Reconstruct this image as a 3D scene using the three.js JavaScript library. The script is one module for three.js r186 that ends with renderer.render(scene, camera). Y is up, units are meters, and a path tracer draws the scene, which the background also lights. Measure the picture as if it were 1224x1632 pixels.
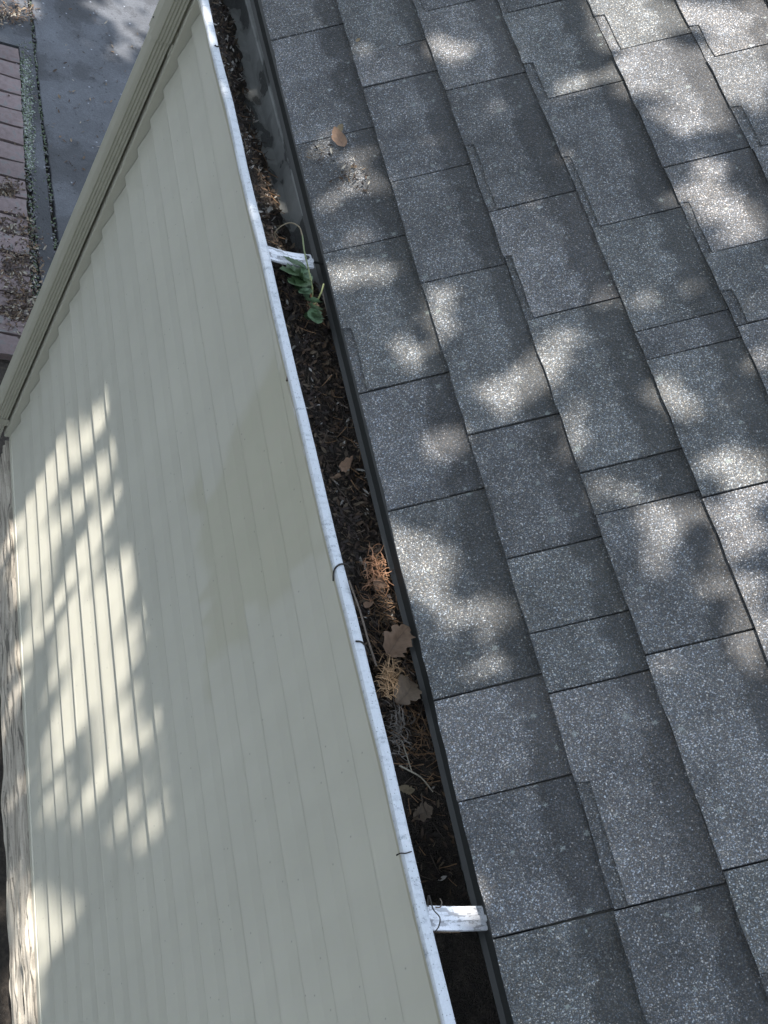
import * as THREE from 'three';
import { mergeGeometries, mergeVertices } from 'three/addons/utils/BufferGeometryUtils.js';

// ---------------------------------------------------------------- camera, sky, sun, exposure
const scene = new THREE.Scene();
const camera = new THREE.PerspectiveCamera(36.8127, 768 / 1024, 0.02, 400);
const CAM = new THREE.Vector3(0, 1.47716, 1.03755);
const FWD = new THREE.Vector3(-0.58275, -0.66594, -0.46576).normalize();
const UP = new THREE.Vector3(-0.78855, 0.60192, 0.126);
camera.position.copy(CAM); camera.up.copy(UP); camera.lookAt(CAM.clone().add(FWD));

const SUN = new THREE.Vector3(-0.08, 3.85, 1).normalize();
{
  const w = 256, h = 128, d = new Float32Array(w * h * 4);
  for (let j = 0; j < h; j++) {
    const el = ((j + 0.5) / h - 0.5) * Math.PI, s = Math.sin(el);
    for (let i = 0; i < w; i++) {
      const az = ((i + 0.5) / w - 0.5) * 2 * Math.PI;
      const dir = new THREE.Vector3(Math.cos(el) * Math.cos(az), s, Math.cos(el) * Math.sin(az));
      const t = Math.pow(Math.max(s, 0), 0.55), g = Math.pow(Math.max(dir.dot(SUN), 0), 14) * 0.25;
      const k = s < 0 ? 0.35 : 1;
      const o = (j * w + i) * 4;
      d[o] = k * (0.70 * (1 - t) + 0.36 * t + g);
      d[o + 1] = k * (0.75 * (1 - t) + 0.44 * t + g);
      d[o + 2] = k * (0.79 * (1 - t) + 0.575 * t + g);
      d[o + 3] = 1;
    }
  }
  const sky = new THREE.DataTexture(d, w, h, THREE.RGBAFormat, THREE.FloatType);
  sky.mapping = THREE.EquirectangularReflectionMapping; sky.magFilter = THREE.LinearFilter; sky.minFilter = THREE.LinearFilter;
  sky.needsUpdate = true; scene.background = sky; scene.environment = sky;
}
const sun = new THREE.DirectionalLight(new THREE.Color(1, 0.945, 0.88), 3.2);
sun.position.copy(SUN).multiplyScalar(25).add(new THREE.Vector3(-2, 0, 0)); sun.target.position.set(-2, 0, 0);
sun.castShadow = true; sun.shadow.radius = 1; sun.shadow.mapSize.set(4096, 4096);
Object.assign(sun.shadow.camera, { left: -9, right: 9, top: 9, bottom: -9, near: 1, far: 60 });
scene.add(sun, sun.target);
const renderer = new THREE.WebGLRenderer({ antialias: true });
renderer.setSize(768, 1024); renderer.toneMapping = THREE.LinearToneMapping; renderer.toneMappingExposure = 3.5;
renderer.shadowMap.enabled = true; renderer.shadowMap.type = THREE.PCFSoftShadowMap;

// ---------------------------------------------------------------- helpers
let seed = 1234567;
const rnd = () => { seed = (seed + 0x6D2B79F5) | 0; let t = Math.imul(seed ^ (seed >>> 15), 1 | seed); t = (t + Math.imul(t ^ (t >>> 7), 61 | t)) ^ t; return ((t ^ (t >>> 14)) >>> 0) / 4294967296; };
const R = (a, b) => a + (b - a) * rnd();
const gauss = () => Math.sqrt(-2 * Math.log(rnd() + 1e-9)) * Math.cos(6.28318 * rnd());
const hash = (x, y, s) => { let h = Math.imul(x | 0, 374761393) + Math.imul(y | 0, 668265263) + Math.imul(s | 0, 2147483647 ^ 0x5bd1e995); h = Math.imul(h ^ (h >>> 13), 1274126177); h ^= h >>> 16; return (h >>> 0) / 4294967296; };
const sm = t => t * t * (3 - 2 * t), clamp = (x, a = 0, b = 1) => Math.min(b, Math.max(a, x)), lerp = (a, b, t) => a + (b - a) * t;
const step = (a, b, x) => sm(clamp((x - a) / (b - a)));
function vn(x, y, s, per = 0) {          // value noise, periodic when per > 0
  const xi = Math.floor(x), yi = Math.floor(y), fx = sm(x - xi), fy = sm(y - yi);
  const m = v => per ? ((v % per) + per) % per : v;
  return lerp(lerp(hash(m(xi), m(yi), s), hash(m(xi + 1), m(yi), s), fx), lerp(hash(m(xi), m(yi + 1), s), hash(m(xi + 1), m(yi + 1), s), fx), fy);
}
function fbm(x, y, s, per = 0, oct = 4) { let a = 0.5, t = 0, n = 0; for (let i = 0; i < oct; i++) { t += a * vn(x, y, s + i * 17, per); n += a; a *= 0.5; x *= 2; y *= 2; per *= 2; } return t / n; }

// photograph pixel -> point on a surface of the place (1224 x 1632 pixels)
const FOC = 2452.08, RIGHT = new THREE.Vector3().crossVectors(FWD, UP).normalize(), TUP = new THREE.Vector3().crossVectors(RIGHT, FWD);
const ray = (x, y) => FWD.clone().addScaledVector(RIGHT, (x - 612) / FOC).addScaledVector(TUP, -(y - 816) / FOC);
function hit(x, y, n, c) { const d = ray(x, y); return CAM.clone().addScaledVector(d, (c - n.dot(CAM)) / n.dot(d)); }
const level = (x, y, h) => hit(x, y, new THREE.Vector3(0, 1, 0), h);
const PITCH = 0.63984;
const roofHit = (x, y) => hit(x, y, new THREE.Vector3(0, Math.cos(PITCH), Math.sin(PITCH)), 0.006);
const roofUV = (x, y) => { const p = roofHit(x, y); return [p.x, -p.z * Math.cos(PITCH) + p.y * Math.sin(PITCH)]; };
const WX = -3.6515, WZ = -0.3098, WYAW = 0.01673, WBOT = -2.5836;
const wallHit = (x, y) => hit(x, y, new THREE.Vector3(-WYAW, 0, 1), WZ - WYAW * WX);
const GROUND = -2.884;

const taken = {};
const numbered = n => { const k = taken[n] = (taken[n] ?? -1) + 1; return k ? n + '_' + String(k).padStart(3, '0') : n; };
function shade(o) { o.castShadow = true; o.receiveShadow = true; return o; }
function mesh(name, geo, mat, parent) { const m = shade(new THREE.Mesh(geo, mat)); m.name = parent ? name : numbered(name); (parent || scene).add(m); return m; }
function thing(name, label, category, group) { const g = new THREE.Group(); g.name = numbered(name); g.userData = { label, category }; if (group) g.userData.group = group; scene.add(g); return g; }
function tag(o, label, category, group) { o.userData.label = label; o.userData.category = category; if (group) o.userData.group = group; return o; }
function struct(o, label, category) { o.userData.kind = 'structure'; if (label) { o.userData.label = label; o.userData.category = category; } return o; }
const STD = (o) => new THREE.MeshStandardMaterial({ side: THREE.DoubleSide, ...o });
const rgb = (r, g, b) => new THREE.Color().setRGB(r, g, b);
const C2S = v => { v = clamp(v); return Math.round(255 * (v <= 0.0031308 ? v * 12.92 : 1.055 * Math.pow(v, 1 / 2.4) - 0.055)); };
function tex(w, h, fn, metresU, metresV, colour = true) {    // fn(i,j) -> [r,g,b] linear, or a number
  const d = new Uint8Array(w * h * 4);
  for (let j = 0; j < h; j++) for (let i = 0; i < w; i++) {
    const c = fn(i, j), o = (j * w + i) * 4;
    if (colour) { d[o] = C2S(c[0]); d[o + 1] = C2S(c[1]); d[o + 2] = C2S(c[2]); } else d[o] = d[o + 1] = d[o + 2] = clamp(c) * 255;
    d[o + 3] = 255;
  }
  const t = new THREE.DataTexture(d, w, h); t.wrapS = t.wrapT = THREE.RepeatWrapping; t.magFilter = THREE.LinearFilter; t.minFilter = THREE.LinearMipmapLinearFilter; t.generateMipmaps = true;
  if (colour) t.colorSpace = THREE.SRGBColorSpace;
  t.repeat.set(1 / metresU, 1 / metresV); t.needsUpdate = true; return t;
}
// box with uv in metres
function box(x0, x1, y0, y1, z0, z1) {
  const g = new THREE.BoxGeometry(x1 - x0, y1 - y0, z1 - z0); g.translate((x0 + x1) / 2, (y0 + y1) / 2, (z0 + z1) / 2);
  return planarUV(g);
}
function planarUV(g, ox = 0, oy = 0) {
  const p = g.attributes.position, n = g.attributes.normal, uv = new Float32Array(p.count * 2);
  for (let i = 0; i < p.count; i++) {
    const ax = Math.abs(n.getX(i)), ay = Math.abs(n.getY(i)), az = Math.abs(n.getZ(i));
    let u, v;
    if (ay >= ax && ay >= az) { u = p.getX(i); v = p.getZ(i); } else if (az >= ax) { u = p.getX(i); v = p.getY(i); } else { u = p.getZ(i); v = p.getY(i); }
    uv[2 * i] = u + ox; uv[2 * i + 1] = v + oy;
  }
  g.setAttribute('uv', new THREE.BufferAttribute(uv, 2)); return g;
}
// sweep a profile [[z, y], ...] along x; warp(x, i) may move points; uv in metres
function sweep(profile, xs, warp, closed = false) {
  const n = profile.length, pos = [], uv = [], idx = []; let s = 0; const sl = [0];
  for (let i = 1; i < n; i++) { s += Math.hypot(profile[i][0] - profile[i - 1][0], profile[i][1] - profile[i - 1][1]); sl.push(s); }
  xs.forEach((x, a) => { for (let i = 0; i < n; i++) { const [dz, dy] = warp ? warp(x, i) : [0, 0]; pos.push(x, profile[i][1] + dy, profile[i][0] + dz); uv.push(x, sl[i]); } });
  for (let a = 0; a < xs.length - 1; a++) for (let i = 0; i < n - 1; i++) { const p = a * n + i; idx.push(p, p + 1, p + n, p + 1, p + n + 1, p + n); }
  const g = new THREE.BufferGeometry(); g.setAttribute('position', new THREE.Float32BufferAttribute(pos, 3)); g.setAttribute('uv', new THREE.Float32BufferAttribute(uv, 2)); g.setIndex(idx);
  const f = g.toNonIndexed(); f.computeVertexNormals(); return f;
}
const span = (a, b, n) => Array.from({ length: n + 1 }, (_, i) => a + (b - a) * i / n);
function tube(pts, r0, r1, seg = 24, sides = 6) {
  const c = new THREE.CatmullRomCurve3(pts), g = new THREE.TubeGeometry(c, seg, 1, sides, false), p = g.attributes.position, q = new THREE.Vector3();
  for (let i = 0; i <= seg; i++) { const o = c.getPointAt(i / seg), r = lerp(r0, r1, i / seg) * (0.9 + 0.2 * hash(i, seg, 5)); for (let j = 0; j <= sides; j++) { const k = i * (sides + 1) + j; q.fromBufferAttribute(p, k).sub(o).multiplyScalar(r).add(o); p.setXYZ(k, q.x, q.y, q.z); } }
  g.computeVertexNormals(); return g;
}
function leafGeo(len, wid, curl = 0.2, fold = 0.15, nu = 8, nv = 4, wobble = 0, s = 1) {   // lies along +x from its stalk, up is +y
  const pos = [], uv = [], idx = [];
  for (let i = 0; i <= nu; i++) for (let j = 0; j <= nv; j++) {
    const t = i / nu, q = j / nv * 2 - 1, w = wid / 2 * Math.pow(Math.sin(Math.PI * Math.pow(t, 0.75) * 0.985 + 0.012), 0.8) * (1 + wobble * (hash(i, j > nv / 2 ? 1 : 0, s) - 0.5));
    const a = t * curl * 3, rr = curl ? len / (curl * 3) : 0;
    pos.push(curl ? Math.sin(a) * rr : t * len, (curl ? (1 - Math.cos(a)) * rr : 0) + Math.abs(q) * w * fold + wobble * 0.06 * wid * (hash(i, j, s + 3) - 0.5), q * w); uv.push(t, q * 0.5 + 0.5);
  }
  for (let i = 0; i < nu; i++) for (let j = 0; j < nv; j++) { const p = i * (nv + 1) + j; idx.push(p, p + 1, p + nv + 1, p + 1, p + nv + 2, p + nv + 1); }
  const g = new THREE.BufferGeometry(); g.setAttribute('position', new THREE.Float32BufferAttribute(pos, 3)); g.setAttribute('uv', new THREE.Float32BufferAttribute(uv, 2)); g.setIndex(idx); g.computeVertexNormals(); return g;
}

// ---------------------------------------------------------------- materials
// mineral granules: four rows of one course each, darker in a ragged band towards the course above
const GN = 1024, GM = 0.82, ROWV = GM / 4;
const granule = (i, j, dark) => {
  const m = GM / GN, u = i * m, v = j * m, row = Math.floor(v / ROWV), vv = v - row * ROWV;
  const big = hash(i >> 1, j >> 1, 33) < 0.45, a = big ? hash(i >> 1, j >> 1, 3) : hash(i, j, 35), b = hash(i, j, 4), c = hash((i + 1) >> 1, (j + (i >> 3)) >> 1, 9);
  const cl = fbm(u / GM * 8, v / GM * 8, 21, 8, 4), cl2 = fbm(u / GM * 28, v / GM * 28, 41, 28, 3);
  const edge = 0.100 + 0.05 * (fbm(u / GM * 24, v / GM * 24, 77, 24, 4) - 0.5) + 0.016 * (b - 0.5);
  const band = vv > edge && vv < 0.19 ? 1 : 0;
  let pb = clamp(0.10 + 0.20 * (cl - 0.45) + 0.16 * (cl2 - 0.45), 0.03, 0.2);
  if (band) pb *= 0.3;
  let t = 0.062 + 0.05 * b + 0.07 * (cl - 0.5) + 0.04 * (cl2 - 0.5);
  if (a < pb) t = 0.30 + 0.34 * c; else if (a < pb + 0.28) t = 0.115 + 0.09 * c;
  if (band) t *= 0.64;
  const hue = hash(i >> 1, j >> 1, 15) - 0.5;
  return [t * (1.0 + 0.26 * hue), t * (1.0 + 0.04 * hue), t * (1.02 - 0.24 * hue)];
};
function lichen(cnt, s) { const a = []; for (let k = 0; k < cnt; k++) a.push([hash(k, 1, s) * GN, hash(k, 2, s) * GN, 1.2 + 3.4 * Math.pow(hash(k, 3, s), 2.6)]); return a; }
function granuleTex(dark, s) {
  const grid = new Float32Array(GN * GN);
  for (const [x, y, r] of lichen(170, s)) for (let dy = -8; dy <= 8; dy++) for (let dx = -8; dx <= 8; dx++) {
    const q = Math.hypot(dx, dy) / r * (1 + 1.1 * (hash(Math.round(x) + dx, Math.round(y) + dy, 8) - 0.5)); if (q < 1) grid[((Math.round(y + dy) + GN) % GN) * GN + (Math.round(x + dx) + GN) % GN] = r > 3 && q < 0.5 ? 0.6 : 1;
  }
  return tex(GN, GN, (i, j) => { const c = granule(i, j, dark), g = grid[j * GN + i]; return g ? [lerp(c[0], 0.30, 0.75 * g), lerp(c[1], 0.33, 0.75 * g), lerp(c[2], 0.31, 0.75 * g)] : c; }, GM, GM);
}
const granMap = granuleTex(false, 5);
const granBump = tex(GN, GN, (i, j) => 0.55 * hash(i >> 1, j >> 1, 3) + 0.45 * hash(i, j, 4), GM, GM, false);
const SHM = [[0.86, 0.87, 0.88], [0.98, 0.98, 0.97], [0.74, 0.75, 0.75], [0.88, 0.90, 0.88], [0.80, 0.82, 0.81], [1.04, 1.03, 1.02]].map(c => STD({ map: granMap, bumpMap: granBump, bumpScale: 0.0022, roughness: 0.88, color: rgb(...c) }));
const asphaltM = STD({ color: rgb(0.018, 0.018, 0.019), roughness: 0.85 });
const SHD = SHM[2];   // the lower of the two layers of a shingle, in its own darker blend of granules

const WL = 5.5, WH = 2.75, reflA = wallHit(430, 590).x - WX, reflB = wallHit(503, 880).x - WX;
const sideTex = tex(2048, 1024, (i, j) => {
  const x = i / 2048 * WL, y = j / 1024 * WH, lap = (y - 0.012) / 0.11117, fr = lap - Math.floor(lap), row = Math.floor(lap);
  const f = fbm(x * 3, y * 3, 31, 0, 5), g = fbm(x * 16, y * 1.2, 51, 0, 3), sp = hash(i, j, 61) > 0.9994 ? 0.45 : 1;
  let t = (0.96 + 0.10 * (f - 0.5) + 0.07 * (g - 0.5)) * sp, k = 1;
  // painted reflection: blurred olive patch down the boards, in tongues at their lower edges
  const w = 0.10 * (fbm(x * 5, row * 3.7, 55, 0, 3) - 0.5) * 2, tongue = 0.16 * Math.pow(vn(x * 9 + y * 3, row * 5.1, 56), 2) * (1 - fr);
  const inX = Math.min(x - (reflA + w + tongue - 0.05 * fr), (reflB + w * 1.3 - tongue) - x), low = y - (1.12 + 0.28 * fbm(x * 4, 3, 57, 0, 3) + 0.16 * Math.abs(vn(x * 15, 2, 58) - 0.5));
  const m = step(-0.025, 0.035, Math.min(inX, low) + 0.07 * (fbm(x * 14, y * 5, 59, 0, 4) - 0.5)); 
  const c = [0.535, 0.522, 0.442]; const q = [lerp(1, 0.91, m), lerp(1, 0.905, m), lerp(1, 0.85, m)];
  return [c[0] * t * q[0], c[1] * t * q[1], c[2] * t * q[2]];
}, WL, WH);
const sidingM = STD({ map: sideTex, roughness: 0.3 });
const trimM = STD({ color: rgb(0.50, 0.485, 0.40), roughness: 0.4 });
const spoutM = STD({ color: rgb(0.41, 0.395, 0.32), roughness: 0.38 });
const lipTex = tex(1024, 64, (i, j) => {
  const u = i / 1024 * 40, v = j / 64 * 3, f = fbm(u * 4.5, v * 1.6, 71, 0, 4), g = fbm(u * 0.5, v * 0.4, 72, 0, 2), h = hash(i, j, 73);
  let c = [0.60, 0.63, 0.67]; if (f + 0.25 * (g - 0.5) > 0.60 && h > 0.35) c = [0.50, 0.53, 0.57]; if (f > 0.72 && h > 0.5) c = [0.30, 0.33, 0.37]; if (h > 0.992) c = [0.12, 0.13, 0.14];
  const t = 0.92 + 0.12 * (h - 0.5); return c.map(x => x * t);
}, 1.0, 0.06);
const lipM = STD({ map: lipTex, roughness: 0.55, metalness: 0 });
const hangTex = tex(256, 128, (i, j) => { const f = fbm(i / 14, j / 5, 81, 0, 4), h = hash(i, j, 82), s = f > 0.64 || h > 0.975 ? 0.42 : 0.78 + 0.12 * (h - 0.5); return [s * 0.93, s * 0.95, s]; }, 0.15, 0.08);
const hangerM = STD({ map: hangTex, roughness: 0.45, metalness: 0.1 });
const gutterFaceM = STD({ map: tex(512, 64, (i, j) => { const f = fbm(i / 9, j / 9, 91, 0, 4), chip = fbm(i / 22, j / 30, 92, 0, 3) > 0.66; const t = 0.95 + 0.1 * (f - 0.5); return chip ? [0.62, 0.62, 0.60] : [0.47 * t, 0.45 * t, 0.35 * t]; }, 2.2, 0.12), roughness: 0.42 });
const troughTex = tex(1024, 256, (i, j) => {
  const u = i / 1024 * 30, v = j / 256 * 6, f = fbm(u, v, 101, 0, 5), g = fbm(u * 3, v * 3, 103, 0, 3), h = hash(i, j, 104);
  let t = 0.21 + 0.08 * (g - 0.5) - 0.06 * step(0.42, 0.5, f + 0.2 * (g - 0.5)); if (f > 0.55 + 0.16 * (g - 0.5)) t = 0.04 + 0.04 * h; return [t * 0.98, t, t * 0.95];
}, 2.0, 0.3);
const troughM = STD({ map: troughTex, roughness: 0.7 });
const darkMetal = STD({ color: rgb(0.022, 0.023, 0.022), roughness: 0.55 });
const fasciaM = STD({ color: rgb(0.12, 0.115, 0.1), roughness: 0.8 });
const soilTex = tex(512, 512, (i, j) => { const f = fbm(i / 16, j / 16, 111, 32, 5), h = hash(i, j, 112), t = 0.012 + 0.05 * f * f + (h > 0.96 ? 0.06 : 0) + 0.012 * h; return [t * 1.15, t * 0.92, t * 0.72]; }, 0.35, 0.35);
const soilM = STD({ map: soilTex, roughness: 0.95, bumpMap: granBump, bumpScale: 0.006 });
const concTex = tex(1024, 1024, (i, j) => {
  const u = i / 1024 * 16, v = j / 1024 * 16, f = fbm(u * 0.75, v * 0.75, 121, 12, 5), g = fbm(u * 2, v * 2, 123, 32, 4), h = hash(i, j, 124), h2 = hash(i >> 1, j >> 1, 125);
  let t = 0.076 + 0.045 * (g - 0.5) + 0.03 * (h - 0.5);
  const w = f + 0.16 * (g - 0.5); t *= lerp(1, 0.62, step(0.47, 0.53, w + 0.05 * (h2 - 0.5))) * lerp(1, 0.8, step(0.57, 0.63, w)) * lerp(1.2, 1, step(0.33, 0.40, w + 0.06 * (h2 - 0.5)));
  if (h2 > 0.9988) t += 0.2; if (h2 < 0.006) t *= 0.4;
  return [t * 0.93, t * 0.99, t * 1.12];
}, 4, 4);
const concM = STD({ map: concTex, bumpMap: tex(256, 256, (i, j) => hash(i, j, 131) * 0.5 + 0.5 * fbm(i / 8, j / 8, 132, 32, 3), 0.7, 0.7, false), bumpScale: 0.002, roughness: 0.8 });
const brickTex = tex(256, 256, (i, j) => { const f = fbm(i / 12, j / 12, 141, 0, 5), h = hash(i, j, 142), t = 0.8 + 0.5 * (f - 0.5) + 0.2 * (h - 0.5); return f > 0.66 ? [0.15 * t, 0.14 * t, 0.14 * t] : [0.20 * t, 0.155 * t, 0.155 * t]; }, 0.4, 0.4);
const brickM = [1, 0.85, 1.12].map(k => STD({ map: brickTex, roughness: 0.9, color: rgb(k, k, k) }));
const woodTex = tex(1024, 256, (i, j) => {
  const u = i / 1024 * 24, v = j / 256 * 10, wv = v * 3 + 2.2 * fbm(u * 0.35, v * 0.8, 151, 0, 3), g = fbm(u * 0.5, wv * 3, 152, 0, 4), h = hash(i, j, 153), k = fbm(u * 0.6, v * 2, 154, 0, 4);
  let t = 0.34 + 0.36 * (g - 0.5) + 0.06 * (h - 0.5); if (g < 0.33) t *= 0.5; if (k > 0.70) t *= 0.7;
  return [t * 1.06, t * 0.96, t * 0.80];
}, 1.6, 0.35);
const woodM = STD({ map: woodTex, roughness: 0.9 });
const leafTex = (r, g, b, s) => tex(128, 64, (i, j) => { const f = fbm(i / 12, j / 12, s, 0, 4), vein = Math.abs(j - 32) < 1.2 || (Math.abs(((i * 1.0 - Math.abs(j - 32) * 0.9) % 16 + 16) % 16) < 1.3) ? 0.78 : 1, t = (0.75 + 0.6 * (f - 0.3)) * vein; return [r * t, g * t, b * t]; }, 1, 1);
const dryLeafM = [[0.20, 0.13, 0.085], [0.22, 0.135, 0.085], [0.14, 0.105, 0.075], [0.24, 0.19, 0.12]].map((c, i) => STD({ map: leafTex(...c, 160 + i), roughness: 0.75 }));
const twigM = STD({ color: rgb(0.13, 0.105, 0.085), roughness: 0.85 });
const paleTwigM = STD({ color: rgb(0.30, 0.27, 0.21), roughness: 0.8 });
const darkTwigM = STD({ color: rgb(0.03, 0.026, 0.022), roughness: 0.85 });

// ---------------------------------------------------------------- ground
struct(mesh('ground', (() => { const g = new THREE.PlaneGeometry(160, 160); g.rotateX(-Math.PI / 2); g.translate(0, GROUND - 0.03, 0); return planarUV(g); })(), soilM), 'dark soil around the house', 'soil');
// concrete drive in slabs with open joints between them
{
  const slab = new THREE.Group(); slab.name = 'concrete_drive'; struct(slab, 'blue grey stained concrete drive beyond the house corner', 'drive'); scene.add(slab);
  const zj = -0.67, slabs = [[-14, -7.45, zj - 0.01, -6], [-7.44, -3.8, zj - 0.012, -6], [-14, 6, 0.62, 6.0]];
  for (const [x0, x1, z0, z1] of slabs) {
    const sh = new THREE.Shape(), n = 90, za = Math.max(z0, z1), zb = Math.min(z0, z1), jg = (x, s) => 0.022 * (fbm(x * 3, 1, s, 0, 4) - 0.5) + 0.006 * (hash(Math.round(x * 60), 1, s) - 0.5);
    span(x0, x1, n).forEach((x, i) => i ? sh.lineTo(x, -(za - 0.003 + jg(x, 501))) : sh.moveTo(x, -(za - 0.003 + jg(x, 501)))); sh.lineTo(x1, -zb); sh.lineTo(x0, -zb); sh.closePath();
    const g = new THREE.ExtrudeGeometry(sh, { depth: 0.1, bevelEnabled: true, bevelSize: 0.003, bevelThickness: 0.003, bevelSegments: 1 }); g.rotateX(-Math.PI / 2); g.translate(0, GROUND - 0.103, 0);
    mesh('slab', planarUV(g, 0.35, 0.9), concM, slab);
  }
  mesh('slab', box(-6.72, -3.8, GROUND - 0.1, GROUND - 0.006, -0.665, -0.595), concM, slab);
  mesh('slab', box(-14, -6.44, GROUND - 0.1, GROUND - 0.004, -0.66, 0.55), concM, slab);
}
{
  const b = new THREE.Group(); b.name = 'brick_border'; struct(b, 'row of worn pinkish brick pavers beside the concrete', 'paving'); scene.add(b);
  const gs = [0, 1, 2, 3].map(k => { const g = new THREE.BoxGeometry(0.108, 0.06, 0.2, 3, 1, 4), p = g.attributes.position; for (let i = 0; i < p.count; i++) { const e = Math.abs(p.getX(i)) > 0.05 || Math.abs(p.getZ(i)) > 0.09; p.setXYZ(i, p.getX(i) + (hash(Math.round(p.getX(i) * 99), Math.round(p.getZ(i) * 99), k) - 0.5) * 0.007, p.getY(i) - (e && p.getY(i) > 0 ? 0.004 : 0), p.getZ(i) + (hash(Math.round(p.getX(i) * 99), Math.round(p.getZ(i) * 99), k + 9) - 0.5) * 0.006); } g.computeVertexNormals(); return planarUV(g, k * 0.13, k * 0.21); });
  for (let k = 0; k < 17; k++) {
    const m = mesh('brick', gs[k % 4], brickM[Math.floor(rnd() * 3)], b), x = -6.36 + 0.122 * k, z = -0.588 + (x + 6.36) * 0.028;
    m.position.set(x, GROUND - 0.024 + R(-0.004, 0.004), z + 0.1); m.rotation.y = R(-0.03, 0.03) - 0.028;
    const m2 = mesh('brick', gs[(k + 2) % 4], brickM[Math.floor(rnd() * 3)], b); m2.position.set(x + 0.06, GROUND - 0.026 + R(-0.004, 0.004), z + 0.312); m2.rotation.y = R(-0.03, 0.03) - 0.028;
  }
}
// loose bits: one InstancedMesh for each spread of litter
const bitGeo = (() => { const g = leafGeo(1, 0.5, 0.25, 0.3, 3, 2, 0.3, 4); g.translate(-0.4, 0, 0); return g; })();
const needleGeo = (() => { const g = new THREE.CylinderGeometry(0.035, 0.02, 1, 4, 2); g.rotateZ(Math.PI / 2); const p = g.attributes.position; for (let i = 0; i < p.count; i++) p.setY(i, p.getY(i) + 0.16 * p.getX(i) * p.getX(i)); g.computeVertexNormals(); return g; })();
const bitM = STD({ color: 0xffffff, roughness: 0.75 });
function scatter(name, geo, n, place, parent) {      // place(k) -> {p, s, c, tilt}
  const im = shade(new THREE.InstancedMesh(geo, bitM, n)), m4 = new THREE.Matrix4(), q = new THREE.Quaternion(), e = new THREE.Euler();
  for (let k = 0; k < n; k++) { const o = place(k); e.set(R(-1, 1) * (o.tilt ?? 0.5), R(0, 6.283), R(-1, 1) * (o.tilt ?? 0.5), 'YXZ'); q.setFromEuler(e); m4.compose(o.p, q, new THREE.Vector3(o.s, o.s * (o.t ?? 1), o.s * (o.w ?? 1))); im.setMatrixAt(k, m4); im.setColorAt(k, o.c); }
  im.name = parent ? name : numbered(name); im.userData.kind = 'stuff'; (parent || scene).add(im); return im;
}
const browns = [[0.07, 0.045, 0.03], [0.035, 0.026, 0.02], [0.12, 0.075, 0.045], [0.16, 0.12, 0.08], [0.05, 0.033, 0.028]];
const brown = (k = 1) => { const c = browns[Math.floor(rnd() * browns.length)], t = R(0.6, 1.4) * k; return rgb(c[0] * t, c[1] * t, c[2] * t); };
{
  const spots = [[20, 370, 34, 26], [30, 420, 32, 30], [30, 470, 30, 34], [25, 500, 22, 22], [12, 22, 40, 16], [12, 300, 16, 10]], wide = [130, 150, 110, 150];
  const im = scatter('ground_litter', bitGeo, 2600, () => { const [x, y, a, b] = rnd() < 0.05 ? wide : spots[Math.floor(rnd() * spots.length)]; const p = level(x + gauss() * a * 0.6, y + gauss() * b * 0.6, GROUND + 0.004); const s = R(0.008, 0.028); return { p, s, w: R(0.4, 1), c: rnd() < 0.12 ? rgb(0.3, 0.27, 0.22) : brown(), tilt: 0.5 }; });
  tag(im, 'dark brown leaf litter strewn over the brick pavers', 'leaf litter');
  const gv = (() => { const g = new THREE.IcosahedronGeometry(0.5, 0); g.scale(1, 0.6, 0.8); return g; })();
  const jn = scatter('joint_gravel', gv, 3000, k => { const y = k < 1300 ? R(95, 270) : R(60, 520), crack = k > 2300, p = crack ? level(0, 0, GROUND) : level(lerp(40, 48, (y - 95) / 175) + gauss() * 5, y, GROUND - 0.004); if (crack) p.set(R(-7.4, -4.2), GROUND - 0.006, -0.672 + gauss() * 0.006); const s = R(0.004, 0.013); return { p, s, c: rnd() < 0.3 && k < 1300 ? rgb(0.26, 0.3, 0.26) : rnd() < 0.5 ? rgb(0.09, 0.12, 0.07) : rgb(0.12, 0.12, 0.13) }; });
  tag(jn, 'pale gravel and moss in the joint beside the bricks', 'gravel');
}

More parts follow.
